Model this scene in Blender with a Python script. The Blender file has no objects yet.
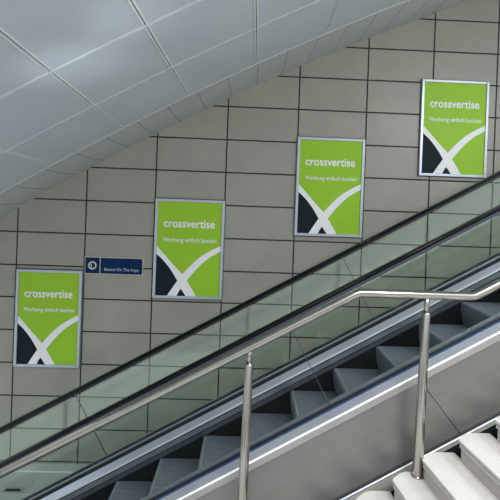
import bpy, bmesh, math, random
from mathutils import Vector, Matrix
from mathutils.geometry import tessellate_polygon
random.seed(7)
S = bpy.context.scene
C = S.collection

# ------------------------------------------------------------------ camera
cam_d = bpy.data.cameras.new('camera')
cam = bpy.data.objects.new('camera', cam_d); C.objects.link(cam)
ROLL, YAW, PITCH, F, CX, CY = 0.0367, -0.0305, 0.0061, 490.0, 264.829, 201.542
def _R(r, y, p):
    c, s = math.cos, math.sin
    Rz = Matrix(((c(r), -s(r), 0), (s(r), c(r), 0), (0, 0, 1)))
    Ry = Matrix(((c(y), 0, s(y)), (0, 1, 0), (-s(y), 0, c(y))))
    Rx = Matrix(((1, 0, 0), (0, c(p), -s(p)), (0, s(p), c(p))))
    return Rz @ Rx @ Ry
R_ = _R(ROLL, YAW, PITCH)
row = lambda i: Vector((R_[i][0], R_[i][2], -R_[i][1]))
rt, dn, fw = row(0), row(1), row(2)
cam.matrix_world = Matrix(((rt.x, -dn.x, -fw.x, 0), (rt.y, -dn.y, -fw.y, 0), (rt.z, -dn.z, -fw.z, 0), (0, 0, 0, 1)))
cam_d.sensor_width = 36; cam_d.lens = F / 500 * 36
cam_d.shift_x = (250 - CX) / 500; cam_d.shift_y = (CY - 250) / 500
cam_d.clip_start = 0.05; cam_d.clip_end = 200
S.camera = cam

# ------------------------------------------------------------------ world and lights
w = bpy.data.worlds.new('hall_light'); S.world = w; w.use_nodes = True
nt = w.node_tree; nt.nodes.clear()
out = nt.nodes.new('ShaderNodeOutputWorld'); bg = nt.nodes.new('ShaderNodeBackground')
tc = nt.nodes.new('ShaderNodeTexCoord'); sx = nt.nodes.new('ShaderNodeSeparateXYZ')
cr = nt.nodes.new('ShaderNodeValToRGB'); mr = nt.nodes.new('ShaderNodeMapRange')
nt.links.new(tc.outputs['Generated'], sx.inputs[0]); nt.links.new(sx.outputs['Z'], mr.inputs['Value'])
mr.inputs['From Min'].default_value = -1; mr.inputs['From Max'].default_value = 1
nt.links.new(mr.outputs[0], cr.inputs[0]); nt.links.new(cr.outputs[0], bg.inputs[0]); nt.links.new(bg.outputs[0], out.inputs[0])
e = cr.color_ramp.elements
e[0].position = 0.30; e[0].color = (0.27, 0.27, 0.27, 1)
e[1].position = 0.92; e[1].color = (1.25, 1.33, 1.45, 1)
e2 = e.new(0.62); e2.color = (0.60, 0.635, 0.68, 1)
bg.inputs[1].default_value = 1.0

def area(name, loc, target, sx_, sy_, power, col):
    l = bpy.data.lights.new(name, 'AREA'); l.shape = 'RECTANGLE'; l.size = sx_; l.size_y = sy_; l.energy = power; l.color = col
    o = bpy.data.objects.new(name, l); C.objects.link(o); o.location = loc
    o.rotation_euler = (Vector(target) - Vector(loc)).to_track_quat('-Z', 'Y').to_euler()
    return o
area('hall_ceiling_lamp', (1.5, -2.2, 4.6), (0.8, 5.0, -0.4), 3.5, 2.0, 460, (1.0, 0.98, 0.94))
area('stair_lamp', (3.6, 1.2, 1.6), (2.2, 2.6, -1.5), 0.8, 0.8, 40, (1.0, 0.98, 0.95))
def spot(name, loc, target, power, ang, col, blend=1.0, r=0.08):
    l = bpy.data.lights.new(name, 'SPOT'); l.energy = power; l.spot_size = math.radians(ang); l.spot_blend = blend; l.color = col; l.shadow_soft_size = r
    o = bpy.data.objects.new(name, l); C.objects.link(o); o.location = loc
    o.rotation_euler = (Vector(target) - Vector(loc)).to_track_quat('-Z', 'Y').to_euler()
spot('ceiling_glow_spot', (-0.95, 1.2, -0.6), (-0.99, 2.72, 0.70), 38, 17, (0.85, 0.92, 1.0))  # unseen spots, added for the two glows on the ceiling
spot('ceiling_glow_spot', (-0.45, 1.2, -0.4), (-0.64, 2.5, 0.89), 24, 17, (0.85, 0.92, 1.0))

S.view_settings.view_transform = 'Standard'; S.view_settings.look = 'None'
S.view_settings.gamma = 1; S.view_settings.use_curve_mapping = False
S.view_settings.exposure = 0.70

# ------------------------------------------------------------------ materials
def mat(name, col, rough=0.5, metal=0.0, var=0.0, vscale=6.0, stretch=(1, 1, 1), bump=0.0, bscale=60, spec=0.5, rot=None, coat=0.0):
    m = bpy.data.materials.new(name); m.use_nodes = True
    t = m.node_tree; b = t.nodes['Principled BSDF']
    b.inputs['Base Color'].default_value = (*col, 1); b.inputs['Roughness'].default_value = rough
    b.inputs['Metallic'].default_value = metal; b.inputs['Specular IOR Level'].default_value = spec
    b.inputs['Coat Weight'].default_value = coat
    tc = t.nodes.new('ShaderNodeTexCoord'); mp = t.nodes.new('ShaderNodeMapping')
    mp.inputs['Scale'].default_value = stretch
    if rot: mp.inputs['Rotation'].default_value = rot
    mp.vector_type = 'TEXTURE' if rot else 'POINT'
    if rot: mp.inputs['Scale'].default_value = tuple(1 / s for s in stretch)
    t.links.new(tc.outputs['Object'], mp.inputs[0])
    n = t.nodes.new('ShaderNodeTexNoise'); n.inputs['Scale'].default_value = vscale; n.inputs['Detail'].default_value = 6
    t.links.new(mp.outputs[0], n.inputs[0])
    if var > 0:
        r = t.nodes.new('ShaderNodeValToRGB')
        r.color_ramp.elements[0].position = 0.3; r.color_ramp.elements[1].position = 0.7
        r.color_ramp.elements[0].color = (*[max(0, c * (1 - var)) for c in col], 1)
        r.color_ramp.elements[1].color = (*[min(1, c * (1 + var)) for c in col], 1)
        t.links.new(n.outputs[0], r.inputs[0]); t.links.new(r.outputs[0], b.inputs['Base Color'])
    if bump > 0:
        n2 = t.nodes.new('ShaderNodeTexNoise'); n2.inputs['Scale'].default_value = bscale
        t.links.new(mp.outputs[0], n2.inputs[0])
        bn = t.nodes.new('ShaderNodeBump'); bn.inputs['Strength'].default_value = bump; bn.inputs['Distance'].default_value = 0.01
        t.links.new(n2.outputs[0], bn.inputs['Height']); t.links.new(bn.outputs[0], b.inputs['Normal'])
    return m
INC = (0, -math.atan(0.555), 0)
M = dict(
    tile=mat('wall_tile', (0.345, 0.342, 0.288), 0.38, var=0.05, vscale=3, bump=0.03, bscale=25),
    grout=mat('dark_joint', (0.02, 0.02, 0.02), 0.8, var=0.1),
    ceil=mat('ceiling_panel', (0.485, 0.53, 0.595), 0.40, var=0.04, vscale=2),
    cove=mat('cove_panel', (0.46, 0.485, 0.49), 0.5, var=0.04, vscale=3),
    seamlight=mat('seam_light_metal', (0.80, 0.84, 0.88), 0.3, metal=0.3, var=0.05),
    seamdark=mat('seam_gap', (0.12, 0.13, 0.14), 0.6, var=0.05),
    floor=mat('stone_floor', (0.46, 0.48, 0.45), 0.4, var=0.06, vscale=4),
    alu=mat('frame_aluminium', (0.50, 0.55, 0.62), 0.35, metal=0.55, var=0.05),
    green=mat('poster_green', (0.335, 0.62, 0.026), 0.45, var=0.01, spec=0.3),
    navy=mat('poster_dark', (0.008, 0.018, 0.023), 0.5, var=0.02, spec=0.12),
    white=mat('poster_white', (0.93, 0.94, 0.96), 0.45, var=0.01),
    blue=mat('sign_blue', (0.003, 0.026, 0.10), 0.5, var=0.02, spec=0.1),
    cream=mat('sign_cream', (0.62, 0.60, 0.50), 0.5, var=0.02),
    signtext=mat('sign_lettering', (0.45, 0.52, 0.60), 0.5, var=0.02),
    rubber=mat('handrail_rubber', (0.005, 0.006, 0.008), 0.12, var=0.05, spec=0.10),
    guide=mat('handrail_guide_metal', (0.05, 0.06, 0.08), 0.3, metal=0.4, var=0.05),
    gasket=mat('black_gasket', (0.006, 0.007, 0.010), 0.45, var=0.05),
    clamp=mat('clamp_metal', (0.30, 0.34, 0.38), 0.35, metal=0.8, var=0.08),
    beadrefl=mat('bead_blue_reflection', (0.05, 0.09, 0.19), 0.35, metal=0.3, var=0.05),  # steel bead, the blue it reflects is put into its colour
    deck=mat('deck_metal', (0.41, 0.435, 0.505), 0.3, metal=0.35, var=0.08, vscale=3, stretch=(1, 1, 1)),
    skirt=mat('skirt_panel', (0.055, 0.065, 0.08), 0.35, metal=0.3, var=0.1),
    black=mat('dark_skirt', (0.006, 0.007, 0.008), 0.6, var=0.0, spec=0.0),
    step=mat('step_metal', (0.12, 0.145, 0.175), 0.55, metal=0.25, var=0.22, vscale=9, stretch=(1, 5, 5), bump=0.15, bscale=60),
    riser=mat('step_riser', (0.10, 0.12, 0.14), 0.5, metal=0.3, var=0.15, vscale=20),
    jointgrey=mat('joint_grey', (0.20, 0.21, 0.21), 0.6),
    yellow=mat('step_edge_marking', (0.22, 0.25, 0.25), 0.6, var=0.35, vscale=50),
    clad=mat('brushed_cladding', (0.19, 0.187, 0.18), 0.36, metal=0.6, var=0.06, vscale=4, stretch=(0.5, 6, 6), rot=INC, bump=0.02, bscale=40),
    rim=mat('rim_metal', (0.32, 0.32, 0.31), 0.45, metal=0.5, var=0.05),
    steel=mat('stainless_tube', (0.41, 0.395, 0.36), 0.16, metal=1.0, var=0.05, vscale=8),
    footrail=mat('foot_rail_metal', (0.52, 0.55, 0.60), 0.38, metal=0.5, var=0.03),
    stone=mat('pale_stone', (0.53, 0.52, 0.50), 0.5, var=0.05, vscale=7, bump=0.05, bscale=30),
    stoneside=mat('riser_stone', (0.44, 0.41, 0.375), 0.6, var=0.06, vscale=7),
    stringer=mat('stringer_paint', (0.30, 0.30, 0.27), 0.5, var=0.08),
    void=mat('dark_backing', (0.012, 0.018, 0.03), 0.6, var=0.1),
    box=mat('box_cover', (0.36, 0.38, 0.35), 0.4, var=0.05),
)
def glass_mat(name, tint, refl):
    m = bpy.data.materials.new(name); m.use_nodes = True; t = m.node_tree; t.nodes.clear()
    o = t.nodes.new('ShaderNodeOutputMaterial'); mx = t.nodes.new('ShaderNodeMixShader')
    tr = t.nodes.new('ShaderNodeBsdfTransparent'); gl = t.nodes.new('ShaderNodeBsdfGlossy'); fr = t.nodes.new('ShaderNodeFresnel')
    mm = t.nodes.new('ShaderNodeMath'); mm.operation = 'MULTIPLY_ADD'; mm.inputs[1].default_value = refl; mm.inputs[2].default_value = 0.002
    tr.inputs[0].default_value = (*tint, 1); gl.inputs['Roughness'].default_value = 0.06; gl.inputs[0].default_value = (0.85, 1.0, 0.93, 1)
    fr.inputs[0].default_value = 1.5
    ge = t.nodes.new('ShaderNodeNewGeometry'); fb = t.nodes.new('ShaderNodeMath'); fb.operation = 'SUBTRACT'; fb.inputs[0].default_value = 1
    m2 = t.nodes.new('ShaderNodeMath'); m2.operation = 'MULTIPLY'
    t.links.new(ge.outputs['Backfacing'], fb.inputs[1]); t.links.new(fb.outputs[0], m2.inputs[1])   # one reflection per pane face
    t.links.new(fr.outputs[0], mm.inputs[0]); t.links.new(mm.outputs[0], m2.inputs[0]); t.links.new(m2.outputs[0], mx.inputs[0])
    t.links.new(tr.outputs[0], mx.inputs[1]); t.links.new(gl.outputs[0], mx.inputs[2]); t.links.new(mx.outputs[0], o.inputs[0])
    return m
M['glass'] = glass_mat('green_glass', (0.985, 0.995, 0.992), 0.08)
M['glass_far'] = glass_mat('green_glass_far', (0.96, 0.995, 0.975), 3.2)

# ------------------------------------------------------------------ helpers
def obj(name, bm, m, parent=None, smooth=False, bevel=0.0):
    bmesh.ops.recalc_face_normals(bm, faces=bm.faces[:])
    me = bpy.data.meshes.new(name); bm.to_mesh(me); bm.free()
    if isinstance(m, (list, tuple)):
        for k in m: me.materials.append(k)
    else: me.materials.append(m)
    if smooth:
        for p in me.polygons: p.use_smooth = True
    o = bpy.data.objects.new(name, me); C.objects.link(o)
    if parent:
        o.parent = parent
        pw = Vector((0, 0, 0)); p = parent
        while p: pw += p.location; p = p.parent
        o.location = -pw                                   # meshes are written in world coordinates
    if bevel > 0:
        b = o.modifiers.new('bevel', 'BEVEL'); b.width = bevel; b.segments = 2; b.limit_method = 'ANGLE'
    return o
def local(o):                                              # put the mesh's origin on its own box centre-bottom
    vs = [v.co for v in o.data.vertices]
    c = Vector(((min(v.x for v in vs) + max(v.x for v in vs)) / 2, (min(v.y for v in vs) + max(v.y for v in vs)) / 2, min(v.z for v in vs)))
    o.data.transform(Matrix.Translation(-c)); o.location = o.location + c
    return o
def thing(name, label, cat, loc=(0, 0, 0), group=None):
    o = bpy.data.objects.new(name, None); C.objects.link(o); o.location = loc; o.empty_display_size = 0.1
    o['label'] = label; o['category'] = cat
    if group: o['group'] = group
    return o
def struct(o): o['kind'] = 'structure'; return o
def box(bm, x0, x1, y0, y1, z0, z1, mi=0):
    v = [bm.verts.new((x, y, z)) for x in (x0, x1) for y in (y0, y1) for z in (z0, z1)]
    for q in ((0, 1, 3, 2), (4, 6, 7, 5), (0, 4, 5, 1), (2, 3, 7, 6), (0, 2, 6, 4), (1, 5, 7, 3)):
        bm.faces.new([v[i] for i in q]).material_index = mi
def prism_y(bm, pts, y0, y1, mi=0):                        # polygon in XZ, extruded along Y
    a = [bm.verts.new((x, y0, z)) for x, z in pts]; b = [bm.verts.new((x, y1, z)) for x, z in pts]
    bm.faces.new(a).material_index = mi; bm.faces.new(b[::-1]).material_index = mi
    for i in range(len(pts)):
        j = (i + 1) % len(pts); bm.faces.new((a[i], b[i], b[j], a[j])).material_index = mi
def prism_z(bm, pts, z0, z1, mi=0):
    a = [bm.verts.new((x, y, z0)) for x, y in pts]; b = [bm.verts.new((x, y, z1)) for x, y in pts]
    bm.faces.new(a[::-1]).material_index = mi; bm.faces.new(b).material_index = mi
    for i in range(len(pts)):
        j = (i + 1) % len(pts); bm.faces.new((a[i], a[j], b[j], b[i])).material_index = mi
SL = 0.555
def nose(x): return -1.842 + SL * (x - 0.455)              # height of the line through the escalator step nosings
def incl(bm, prof, x0, x1, cut0=0.0, cut1=0.0, base=nose, mi=0):
    # profile of (y, height above the nosing line) swept up the incline; cut = x shift per metre of height at each end
    def ring(x, cut): return [bm.verts.new((x + cut * h, y, base(x + cut * h) + h)) for y, h in prof]
    a, b = ring(x0, cut0), ring(x1, cut1)
    bm.faces.new(a).material_index = mi; bm.faces.new(b[::-1]).material_index = mi
    for i in range(len(prof)):
        j = (i + 1) % len(prof); bm.faces.new((a[i], b[i], b[j], a[j])).material_index = mi
def rect(y0, y1, h0, h1): return [(y0, h0), (y1, h0), (y1, h1), (y0, h1)]
def tube(bm, pts, r, n=20, caps=True):
    pts = [Vector(p) for p in pts]; rings = []
    rs = r if isinstance(r, (list, tuple)) else [r] * len(pts)
    for i, p in enumerate(pts):
        if i == 0: d = (pts[1] - p).normalized(); k = 1
        elif i == len(pts) - 1: d = (p - pts[-2]).normalized(); k = 1
        else:
            d0 = (p - pts[i - 1]).normalized(); d1 = (pts[i + 1] - p).normalized(); d = (d0 + d1).normalized(); k = 1 / max(0.3, d.dot(d0))
        ref = Vector((0, 1, 0)) if abs(d.y) < 0.9 else Vector((1, 0, 0))
        u = ref; v = d.cross(u).normalized(); u = v.cross(d).normalized()
        rings.append([bm.verts.new(p + rs[i] * (math.cos(t) * u + k * math.sin(t) * v)) for t in [2 * math.pi * q / n for q in range(n)]])
    for a, b in zip(rings, rings[1:]):
        for i in range(n): bm.faces.new((a[i], a[(i + 1) % n], b[(i + 1) % n], b[i]))
    if caps: bm.faces.new(rings[0][::-1]); bm.faces.new(rings[-1])
def text(name, body, m, parent, x, z, y, width, height, bold=0.0):
    # text that faces -Y, left end at x, baseline at z; width and x-height are set
    cu = bpy.data.curves.new(name, 'FONT'); cu.body = body; cu.size = 1; cu.offset = bold; cu.extrude = 0.004; cu.resolution_u = 4
    t = bpy.data.objects.new(name + '_curve', cu); C.objects.link(t)
    bpy.context.view_layer.update()
    me = bpy.data.meshes.new_from_object(t.evaluated_get(bpy.context.evaluated_depsgraph_get()))
    bpy.data.objects.remove(t)
    xs = [v.co.x for v in me.vertices]; wx = max(xs) - min(xs); x0 = min(xs)
    xh = 0.53                                              # x-height of the built-in face at size 1
    for v in me.vertices:
        a, b, c = v.co
        v.co = ((a - x0) * width / wx + x, y - c * 0.25, b * height / xh + z)
    me.materials.clear(); me.materials.append(m)
    o = bpy.data.objects.new(name, me); C.objects.link(o)
    o.parent = parent; o.location = -parent.location
    return o

# ------------------------------------------------------------------ setting
FLOOR = -4.2
WY = 5.40
cols = [-2.511 - 0.74, -2.511, -1.781, -1.036, -0.275, 0.502, 1.256, 1.987, 2.706, 2.706 + 0.74]
cols = [cols[0] - 0.74] + cols + [cols[-1] + 0.74]
rowfix = {-5: .006, -4: .012, -3: .014, -2: .007, -1: .005, 1: -.006, 2: -.008}
rowz = [-0.092 - 0.3582 * k + rowfix.get(k, 0) for k in range(-9, 12)]
def arcz(x): 
    if x > 2.6: 
        z0 = -9.04e-05 * 2.6**3 - 0.024316 * 2.6**2 + 0.50488 * 2.6 + 1.222735; return z0 + 0.376 * (x - 2.6)
    return -9.04e-05 * x**3 - 0.024316 * x**2 + 0.50488 * x + 1.222735
bm = bmesh.new()
box(bm, -4.0, 4.2, WY + 0.004, WY + 0.2, FLOOR, 3.4, 1)
g = 0.0055
for a, b in zip(cols, cols[1:]):
    for zt, zb in zip(rowz, rowz[1:]):
        x0, x1, z0, z1 = a + g, b - g, max(zb + g, FLOOR), zt - g
        if z1 <= z0: continue
        # bevelled tile face
        c = 0.004
        fr = [bm.verts.new((x, WY, z)) for x, z in ((x0 + c, z0 + c), (x1 - c, z0 + c), (x1 - c, z1 - c), (x0 + c, z1 - c))]
        bk = [bm.verts.new((x, WY + 0.006, z)) for x, z in ((x0, z0), (x1, z0), (x1, z1), (x0, z1))]
        bm.faces.new(fr)
        for i in range(4): bm.faces.new((fr[i], fr[(i + 1) % 4], bk[(i + 1) % 4], bk[i]))
wall = struct(obj('wall_back', bm, [M['tile'], M['grout']]))

bm = bmesh.new(); box(bm, -6, 6, -3.5, WY + 0.2, FLOOR - 0.1, FLOOR)
struct(obj('floor', bm, M['floor']))
bm = bmesh.new(); box(bm, -4.0, -1.2, 4.98, WY, FLOOR, -3.06)      # raised ledge along the foot of the wall
struct(obj('trim_1', bm, M['floor'], bevel=0.006))
bm = bmesh.new(); box(bm, -4.0, -1.2, WY - 0.025, WY + 0.001, -3.06, -2.975)
struct(obj('baseboard_back', bm, M['floor'], bevel=0.006))

bm = bmesh.new(); box(bm, -4.0, -1.2, WY - 0.036, WY - 0.025, -3.06, -3.045)  # thin pale strip added to draw the highlight along the wall foot
struct(obj('trim_highlight', bm, M['seamlight'], bevel=0.004))

# vaulted ceiling: an arc in XZ swept towards the viewer
def sheet(bm, xs, ys, off, th=0.03, mi=0):
    top = {}; 
    for i, x in enumerate(xs):
        for j, y in enumerate(ys):
            z = arcz(x) + off(y)
            top[i, j] = (bm.verts.new((x, y, z)), bm.verts.new((x, y, z + th)))
    nx, ny = len(xs), len(ys)
    for i in range(nx - 1):
        for j in range(ny - 1):
            for k in (0, 1): bm.faces.new([top[i, j][k], top[i + 1, j][k], top[i + 1, j + 1][k], top[i, j + 1][k]]).material_index = mi
    for j in range(ny - 1):
        for i in (0, nx - 1): bm.faces.new([top[i, j][0], top[i, j + 1][0], top[i, j + 1][1], top[i, j][1]]).material_index = mi
    for i in range(nx - 1):
        for j in (0, ny - 1): bm.faces.new([top[i, j][0], top[i + 1, j][0], top[i + 1, j][1], top[i, j][1]]).material_index = mi
frange = lambda a, b, n: [a + (b - a) * i / n for i in range(n + 1)]
CY1 = 4.50
def zero(y): return 0.0
bm = bmesh.new(); sheet(bm, frange(-3.9, 4.1, 60), frange(0.9, CY1, 20), zero)
ceiling = struct(obj('ceiling', bm, M['ceil'], smooth=True)); ceiling.data.set_sharp_from_angle(angle=0.6)
def cove(y):
    t = (y - CY1) / (WY - CY1)
    return -0.010 * math.sin(math.pi * t) ** 1.6
bm = bmesh.new(); sheet(bm, frange(-3.9, 4.1, 60), frange(CY1, WY - 0.002, 16), cove)
cv = struct(obj('trim_2', bm, M['cove'], smooth=True)); cv.data.set_sharp_from_angle(angle=0.6)
# dark hairline joints of the cove
def bead(bm, path, wx, h):                                  # thin flat strip under a curved surface, path of (x,y), width direction given by wx
    vs = []
    for (x, y), (dx, dy), z in path:
        vs.append([bm.verts.new((x + s * dx, y + s * dy, arcz(x + s * dx) + z + dz)) for s, dz in ((-1, 0.004), (-1, -h), (1, -h), (1, 0.004))])
    for a, b in zip(vs, vs[1:]):
        for i in range(4): bm.faces.new((a[i], a[(i + 1) % 4], b[(i + 1) % 4], b[i]))
    bm.faces.new(vs[0]); bm.faces.new(vs[-1][::-1])
cx_ = [-2.9675 - 0.2725 * 3 + 0.2725 * k for k in range(0, 28) if -2.9675 + 0.2725 * (k - 3) < 4.0]
bm = bmesh.new()
for x in cx_:
    bead(bm, [((x, y), (0.0028, 0), cove(y)) for y in frange(CY1 + 0.02, WY - 0.01, 14)], 0, 0.0015)
obj('joint_line', bm, M['jointgrey'], cv)
def seam(pathfn, dx, dy, name_par):
    for off, wd, m, h in ((0, 0.0035, 'seamdark', 0.001), (-0.0075, 0.0042, 'seamlight', 0.004), (0.0075, 0.0042, 'seamlight', 0.004)):
        b = bmesh.new()
        bead(b, [((x + off * (1 if dx else 0), y + off * (1 if dy else 0)), (wd * dx, wd * dy), 0) for x, y in pathfn], 0, h)
        obj('seam_gap' if m == 'seamdark' else 'seam_trim', b, M[m], name_par)
for x in (-3.55, -2.93, -2.33, -1.74, -1.13, -0.595, -0.0, 0.62, 1.24, 1.86, 2.48, 3.1, 3.7):
    seam([(x + (0.018 * (y - 3.4) if abs(x) < 0.9 and x > -0.3 else -0.05 * (y - 3.4) if x < -1 else 0), y) for y in frange(0.92, 4.44, 12)], 1, 0, ceiling)
for y in (2.68, 1.83): seam([(x, y) for x in frange(-3.85, 4.05, 50)], 0, 1, ceiling)
for y, wd, m in ((3.53, 0.005, 'seamlight'), (CY1, 0.007, 'seamlight')):
    b = bmesh.new(); bead(b, [((x, y), (0, wd), 0) for x in frange(-3.85, 4.05, 50)], 0, 0.003)
    obj('seam_trim', b, M[m], ceiling)

# ------------------------------------------------------------------ posters
def catmull(pts, n=8):
    P = [pts[0]] + pts + [pts[-1]]; o = []
    for i in range(1, len(P) - 2):
        for k in range(n):
            t = k / n; q = []
            for a in (0, 1):
                p0, p1, p2, p3 = P[i - 1][a], P[i][a], P[i + 1][a], P[i + 2][a]
                q.append(0.5 * (2 * p1 + (p2 - p0) * t + (2 * p0 - 5 * p1 + 4 * p2 - p3) * t * t + (3 * p1 - p0 - 3 * p2 + p3) * t ** 3))
            o.append(tuple(q))
    return o + [pts[-1]]
def poster(x0, x1, zt, zb, label):
    yb = WY; yf = WY - 0.038
    t = thing('advertising_poster', label, 'poster', ((x0 + x1) / 2, yb, zb), 'framed advertising posters on the tiled wall')
    fw_ = 0.03
    bm = bmesh.new()
    for a in ((x0, x0 + fw_, zb, zt), (x1 - fw_, x1, zb, zt), (x0 + fw_, x1 - fw_, zt - fw_, zt), (x0 + fw_, x1 - fw_, zb, zb + fw_)):
        box(bm, a[0], a[1], yf, yb, a[2], a[3])
    obj('frame', bm, M['alu'], t, bevel=0.004)
    bm = bmesh.new(); box(bm, x0 - 0.008, x1 + 0.008, yb - 0.012, yb, zb - 0.008, zt + 0.008)
    obj('back_edge', bm, M['seamdark'], t)
    a0, a1, c1, c0 = x0 + fw_, x1 - fw_, zt - fw_, zb + fw_
    bm = bmesh.new(); box(bm, a0, a1, yf + 0.012, yb - 0.013, c0, c1)
    pr = obj('printed_sheet', bm, M['green'], t)
    def P(uv): return [(a0 + (a1 - a0) * u, c1 - (c1 - c0) * v) for u, v in uv]
    ys = yf + 0.012
    def layer(nm, uv, m, d):
        bm = bmesh.new(); pts = P(uv)
        q = []
        for p in pts:
            if not q or math.hypot(p[0] - q[-1][0], p[1] - q[-1][1]) > 1e-5: q.append(p)
        pts = q
        a = [bm.verts.new((x, ys - d, z)) for x, z in pts]; b = [bm.verts.new((x, ys - d + 0.0022, z)) for x, z in pts]
        for tri in tessellate_polygon([[Vector((x, z, 0)) for x, z in pts]]):
            bm.faces.new([a[i] for i in tri]); bm.faces.new([b[i] for i in tri][::-1])
        for i in range(len(pts)): j = (i + 1) % len(pts); bm.faces.new((a[i], b[i], b[j], a[j]))
        return obj(nm, bm, M[m], t)
    l_up = catmull([(0, .480), (.10, .548), (.20, .622), (.31, .700), (.415, .770)])
    l_lo = catmull([(0, .560), (.12, .635), (.24, .735), (.338, .840)])
    r_up = catmull([(.415, .770), (.53, .680), (.69, .578), (.85, .508), (1, .455)])
    r_lo = catmull([(.485, .836), (.60, .735), (.73, .640), (.86, .570), (1, .514)])
    # one white ribbon cross
    uv = l_up + r_up[1:] + r_lo[::-1] + [(.56, .915), (.636, 1), (.475, 1), (.43, .955), (.397, .925), (.365, .955), (.335, 1), (.185, 1), (.26, .92)] + l_lo[::-1]
    layer('white_cross', uv, 'white', 0.002)
    layer('dark_field', l_lo + [(.26, .92), (.185, 1), (0, 1)], 'navy', 0.0016)
    layer('dark_field', [(.397, .925), (.43, .955), (.475, 1), (.335, 1), (.365, .955)], 'navy', 0.0016)
    W_ = a1 - a0; H_ = c1 - c0
    text('headline', 'crossvertise', M['white'], t, a0 + .095 * W_, c1 - .270 * H_, ys - 0.0012, .80 * W_, .066 * H_, bold=0.016)
    text('tagline', 'Werbung einfach buchen', M['white'], t, a0 + .09 * W_, c1 - .425 * H_, ys - 0.0012, .84 * W_, .034 * H_, bold=0.004)
    return t
poster(-2.492, -1.788, -0.858, -1.915, 'lowest green advertising poster at the far left, below the blue sign, steel framed')
poster(-1.026, -0.270, -0.040, -1.126, 'green advertising poster right beside the blue sign, second from the left end')
poster(0.500, 1.247, 0.693, -0.393, 'green advertising poster hanging by itself in the middle, third up from the left')
poster(1.855, 2.610, 1.385, 0.318, 'highest green advertising poster, at the far right above the upper handrail')

# blue sign
t = thing('direction_sign', 'small dark blue sign plate with a round pictogram and one line of pale lettering', 'sign', (-1.45, WY, -0.88))
bm = bmesh.new(); box(bm, -1.772, -1.138, WY - 0.016, WY, -0.890, -0.700); obj('sign_border', bm, M['cream'], t, bevel=0.003)
bm = bmesh.new(); box(bm, -1.762, -1.610, WY - 0.022, WY - 0.014, -0.880, -0.710); pf = obj('pictogram_plate', bm, M['blue'], t)
bm = bmesh.new(); box(bm, -1.598, -1.148, WY - 0.022, WY - 0.014, -0.880, -0.710); obj('text_plate', bm, M['blue'], t)
bm = bmesh.new(); n = 28
r0, r1 = 0.030, 0.046; cx0, cz0 = -1.686, -0.795
ro = [[bm.verts.new((cx0 + r * math.cos(2 * math.pi * i / n), y, cz0 + r * math.sin(2 * math.pi * i / n))) for i in range(n)] for r, y in ((r0, WY - 0.0235), (r1, WY - 0.0235), (r1, WY - 0.020), (r0, WY - 0.020))]
for k in range(4):
    for i in range(n): bm.faces.new((ro[k][i], ro[k][(i + 1) % n], ro[(k + 1) % 4][(i + 1) % n], ro[(k + 1) % 4][i]))
obj('pictogram_ring', bm, M['cream'], t)
bm = bmesh.new(); prism_y(bm, [(cx0 - 0.014, cz0 - 0.030), (cx0 - 0.016, cz0 + 0.004), (cx0 - 0.030, cz0 + 0.008), (cx0 - 0.012, cz0 + 0.026), (cx0 - 0.006, cz0 + 0.006), (cx0 - 0.002, cz0 - 0.030)], WY - 0.0235, WY - 0.020)
obj('pictogram_figure', bm, M['cream'], t)
text('sign_lettering', 'Beiund On The Iraya', M['signtext'], t, -1.555, -0.848, WY - 0.0225, 0.37, 0.024, bold=0.01)

# floor box on the ledge
t = thing('floor_box', 'low pale box with a dark rim on the ledge below the wall', 'box', (-2.28, 5.03, -3.06))
bm = bmesh.new(); prism_z(bm, [(-2.39, 4.985), (-2.18, 4.985), (-2.20, 5.075), (-2.37, 5.075)], -3.06, -3.045)
obj('cover', bm, M['box'], t, bevel=0.004)
bm = bmesh.new(); prism_y(bm, [(-2.375, -3.046), (-2.205, -3.046), (-2.225, -3.030), (-2.355, -3.030)], 4.995, 5.02); obj('rim', bm, M['gasket'], t, bevel=0.004)

# ------------------------------------------------------------------ escalator
X0, X1 = -3.3, 3.9
esc = thing('escalator', 'steel and glass escalator with dark steps and black handrails, rising along the wall', 'escalator', (0, 4.2, FLOOR))
NF, FF = 3.60, 4.86                                        # near and far glass planes
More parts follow.
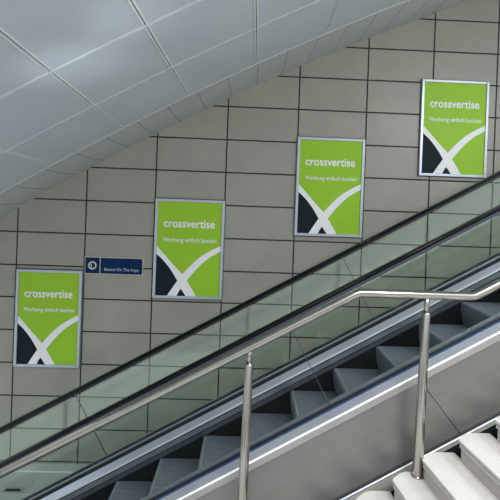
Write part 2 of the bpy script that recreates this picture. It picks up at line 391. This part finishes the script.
# far side first, then near side; s = +1 means the outside lies towards +Y
def side(yg, s, gm, joints, tag_):
    xs = [X0] + joints + [X1]
    for a, b in zip(xs, xs[1:]):
        bm = bmesh.new()
        incl(bm, rect(yg - 0.006, yg + 0.006, 0.215, 0.99), a + (0.003 if a != X0 else 0), b - (0.003 if b != X1 else 0), -0.42 if a != X0 else 0, -0.42 if b != X1 else 0)
        obj('glass_panel', bm, gm, esc)
    for j in joints:                                       # slim dark seals between the panes
        bm = bmesh.new(); incl(bm, rect(yg - 0.006, yg + 0.006, 0.215, 0.99), j - 0.0022, j + 0.0022, -0.42, -0.42)
        obj('glass_seal', bm, M['skirt'], esc)
    hc = 1.057 if s < 0 else 1.052
    pr = []
    for k in range(24):
        t_ = 2 * math.pi * k / 24; cs, sn = math.cos(t_), math.sin(t_)
        pr.append((yg + 0.031 * math.copysign(abs(cs) ** 0.7, cs), hc + 0.020 * math.copysign(abs(sn) ** 0.8, sn)))
    bm = bmesh.new(); incl(bm, pr, X0, X1); obj('handrail', bm, M['rubber'], esc, smooth=True)
    bm = bmesh.new(); incl(bm, rect(yg - 0.014, yg + 0.014, hc - 0.045, hc - 0.018), X0, X1); obj('handrail_guide', bm, M['guide' if s < 0 else 'gasket'], esc)
    # gaskets holding the glass
    bm = bmesh.new(); incl(bm, rect(min(yg + s * .007, yg + s * .022), max(yg + s * .007, yg + s * .022), 0.12, 0.226), X0, X1); obj('gasket', bm, M['gasket'], esc)
    bm = bmesh.new(); incl(bm, rect(min(yg - s * .007, yg - s * .036), max(yg - s * .007, yg - s * .036), 0.10, 0.240 if s < 0 else 0.206), X0, X1); obj('glass_clamp', bm, M['clamp' if s < 0 else 'deck'], esc)
side(FF, 1, M['glass_far'], [-1.22, 1.37], 'far')
side(NF, -1, M['glass'], [-1.86, 0.74, 3.33], 'near')
# black line under the far clamp, near bead with a blue reflection painted into its colour
bm = bmesh.new(); incl(bm, rect(4.800, 4.823, 0.10, 0.200), X0, X1); obj('gasket', bm, M['gasket'], esc)
bm = bmesh.new(); incl(bm, rect(3.556, 3.576, 0.12, 0.212), X0, X1); obj('bead_blue_reflection', bm, M['beadrefl'], esc)
# inner decks
bm = bmesh.new(); incl(bm, [(4.800, 0.164), (4.748, 0.112), (4.745, 0.09), (4.800, 0.09)], X0, X1); obj('inner_deck', bm, M['deck'], esc)
bm = bmesh.new(); incl(bm, rect(4.735, 4.750, 0.102, 0.119), X0, X1); obj('deck_edge', bm, M['seamlight'], esc)
bm = bmesh.new(); incl(bm, [(3.640, 0.15), (3.715, 0.112), (3.715, 0.09), (3.640, 0.09)], X0, X1); obj('inner_deck', bm, M['deck'], esc)
# skirts with brush strip
for ya, yb in ((4.735, 4.75), (3.710, 3.725)):
    bm = bmesh.new(); incl(bm, rect(ya, yb, -0.45, 0.095), X0, X1); obj('skirt', bm, M['black'], esc)
bm = bmesh.new(); incl(bm, rect(4.722, 4.736, 0.045, 0.092), X0, X1); obj('skirt_rail', bm, M['clamp'], esc)
bm = bmesh.new(); incl(bm, rect(4.712, 4.736, -0.005, 0.038), X0, X1); obj('brush_strip', bm, M['skirt'], esc)
# outer deck of the near side
bm = bmesh.new(); incl(bm, [(3.556, 0.205), (3.452, 0.192), (3.452, 0.170), (3.556, 0.170)], X0, X1); obj('outer_deck', bm, M['deck'], esc)
bm = bmesh.new(); incl(bm, [(3.456, 0.194), (3.446, 0.190), (3.446, 0.182), (3.456, 0.178)], X0, X1); obj('deck_edge', bm, M['white'], esc)  # white strip paints the highlight on the deck's outer edge
bm = bmesh.new(); incl(bm, rect(3.446, 3.50, 0.130, 0.180), X0, X1); obj('outer_rim', bm, M['rim'], esc)
bm = bmesh.new(); incl(bm, rect(4.90, 4.97, 0.12, 0.20), X0, X1); obj('outer_deck', bm, M['deck'], esc)
bm = bmesh.new(); incl(bm, rect(4.884, 4.90, 0.0, 0.20), X0, X1); obj('outer_rim', bm, M['rim'], esc)
# near cladding panels, leaning slightly, with seams
seams = [-1.263, 1.337]
xs = [X0] + seams + [X1]
for a, b in zip(xs, xs[1:]):
    bm = bmesh.new()
    incl(bm, [(3.462, 0.122), (3.432, -0.38), (3.440, -0.404), (3.50, -0.404), (3.50, 0.122)], a + (0.002 if a != X0 else 0), b - (0.002 if b != X1 else 0), -0.558 if a != X0 else 0, -0.558 if b != X1 else 0)
    obj('cladding_panel', bm, M['clad'], esc)
bm = bmesh.new(); incl(bm, rect(3.50, 3.53, -0.60, 0.128), X0, X1); obj('truss_side', bm, M['void'], esc)
bm = bmesh.new(); incl(bm, rect(4.89, 4.97, -0.60, 0.128), X0, X1); obj('truss_side', bm, M['void'], esc)
bm = bmesh.new(); incl(bm, rect(3.53, 4.89, -0.60, -0.52), X0, X1); obj('truss_base', bm, M['void'], esc)
# steps
def step_profile():
    p = [(0.0, -0.228 + 0.0)]
    p = [(0.030, -0.232), (0.014, -0.17), (0.004, -0.10), (0.0, -0.045)]
    for k in range(5):
        a = math.pi - k * math.pi / 8
        p.append((0.022 + 0.022 * math.cos(a), -0.022 + 0.022 * math.sin(a)))
    p += [(0.438, 0.0), (0.438, -0.03), (0.07, -0.06), (0.06, -0.232)]
    return p
RUN = 0.409
for k in range(-9, 8):
    xk = 0.455 + RUN * k; zk = nose(xk)
    loc = Vector((xk, 0, zk))
    bm = bmesh.new(); prism_y(bm, [(xk + x, zk + z) for x, z in step_profile()], 3.732, 4.706)
    st = obj('step', bm, M['step'], esc)
    bm = bmesh.new(); prism_y(bm, [(xk + 0.020, zk - 0.001), (xk + 0.020, zk + 0.0015), (xk + 0.029, zk + 0.0015), (xk + 0.029, zk - 0.001)], 3.735, 4.70)
    ns = obj('nosing_marking', bm, M['yellow'], None); ns.parent = st
    st['_k'] = k
for o in C.objects:
    if '_k' in o: del o['_k']

# ------------------------------------------------------------------ stone staircase beside it
stair = thing('stone_staircase', 'pale stone staircase climbing to the right in front of the escalator', 'staircase', (0, 2.0, FLOOR))
SR = 0.240; SZ = 0.1365; SX = 1.205; SY = 3.30; SKEW = 0.10
def slab(x0, x1, y0, y1):
    # tread plan: the nosing edge runs slightly askew, the far corner is an eased curve
    cy = y1 - 0.10; sk = lambda y: SKEW * (3.16 - y)
    p = [(x1 + sk(y0), y0), (x1 + sk(y1), y1)]
    for k in range(13):
        t = 1 - k / 12
        y = cy + 0.10 * math.sin(math.pi / 2 * t)
        p.append((x0 + 0.15 * t + sk(y), y))
    return p + [(x0 + sk(y0), y0)]
zt0 = -1.687                                                # tread whose nosing stands at SX
for k in range(-19, 9):
    x = SX + SR * k + (0.045 if k < 0 else 0); z = zt0 + SZ * k
    if z < FLOOR + 0.13: continue
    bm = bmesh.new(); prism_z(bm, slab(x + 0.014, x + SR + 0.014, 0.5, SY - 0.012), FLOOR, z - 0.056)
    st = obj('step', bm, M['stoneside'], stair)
    bm = bmesh.new(); prism_z(bm, slab(x, x + SR + 0.03, 0.5, SY), z - 0.022, z)
    o = obj('tread', bm, M['stone'], None, bevel=0.005); o.parent = st
    bm = bmesh.new(); prism_z(bm, slab(x + 0.006, x + SR + 0.03, 0.5, SY - 0.004), z - 0.053, z - 0.028)
    o = obj('under_slab', bm, M['stone'], None, bevel=0.003); o.parent = st
    bm = bmesh.new(); prism_z(bm, slab(x + 0.010, x + SR + 0.02, 0.5, SY - 0.008), z - 0.0285, z - 0.0215)
    prism_z(bm, slab(x + 0.012, x + SR + 0.02, 0.5, SY - 0.010), z - 0.0565, z - 0.0525)
    o = obj('shadow_gap', bm, M['grout'], None); o.parent = st
# base rail and stringer between cladding and staircase
br = esc
bm = bmesh.new()
tube(bm, [(X0, 3.412, nose(X0) - 0.404), (X1, 3.412, nose(X1) - 0.404)], 0.0085); obj('foot_rail', bm, M['footrail'], br, smooth=True)
bm = bmesh.new(); incl(bm, rect(3.408, 3.430, -0.440, -0.415), X0, X1); obj('foot_profile', bm, M['stringer'], br)
bm = bmesh.new(); incl(bm, rect(3.41, 3.43, -0.53, -0.440), X0, 1.42); obj('stringer', bm, M['stringer'], br)
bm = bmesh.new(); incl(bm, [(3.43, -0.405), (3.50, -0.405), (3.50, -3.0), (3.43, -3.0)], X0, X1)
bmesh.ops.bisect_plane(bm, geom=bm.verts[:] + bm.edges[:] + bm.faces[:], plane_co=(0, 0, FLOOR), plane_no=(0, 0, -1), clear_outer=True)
obj('backing', bm, M['void'], br)  # dark plate, the shade below the foot rail is put into its colour

# ------------------------------------------------------------------ stainless railing in front
ral = thing('stair_railing', 'brushed stainless tube railing with two posts on the pale stone steps', 'railing', (0, 3.2, FLOOR))
RY = 3.24
a = Vector((0.744, RY, -0.605)); b = Vector((1.531, RY, -0.605))
def fillet(p, c, q, r, n=5):
    c = Vector(c); p = Vector(p); q = Vector(q); u = (p - c).normalized() * r; v = (q - c).normalized() * r
    return [tuple((1 - t) ** 2 * (c + u) + 2 * t * (1 - t) * c + t * t * (c + v)) for t in [i / n for i in range(n + 1)]]
p0 = Vector((-3.0, RY, -2.640)); p3 = Vector((3.2, RY, -0.605 + 0.556 * (3.2 - 1.531)))
path = [tuple(p0)] + fillet(p0, a, b, 0.035) + fillet(a, b, p3, 0.03) + [tuple(p3)]
bm = bmesh.new(); tube(bm, path, 0.0285, 24); obj('handrail', bm, M['steel'], ral, smooth=True)
def post(xt, zt, xb, zb):
    d = Vector((xb - xt, 0, zb - zt)); L = d.length; d.normalize()
    T = Vector((xt, RY, zt))
    bm = bmesh.new(); tube(bm, [T + d * 0.0, T + d * 0.13], 0.017, 16); obj('neck', bm, M['steel'], ral, smooth=True)
    bm = bmesh.new(); tube(bm, [T + d * 0.112, T + d * 0.118, T + d * (L * 0.55), T + d * (L - 0.02), T + d * L], [0.024, 0.0275, 0.031, 0.036, 0.036], 24)
    p = obj('post', bm, M['steel'], ral, smooth=True)
    bm = bmesh.new(); tube(bm, [T + d * (L - 0.012), T + d * L], [0.038, 0.041], 24); obj('base_collar', bm, M['steel'], ral, smooth=True)
post(1.208, -0.61, 1.188, zt0 - SZ)
post(0.036, -0.982, 0.016, zt0 + SZ * -6 )
post(-2.30, -2.25, -2.32, zt0 + SZ * -15)
post(2.38, -0.13, 2.37, zt0 + SZ * 4)
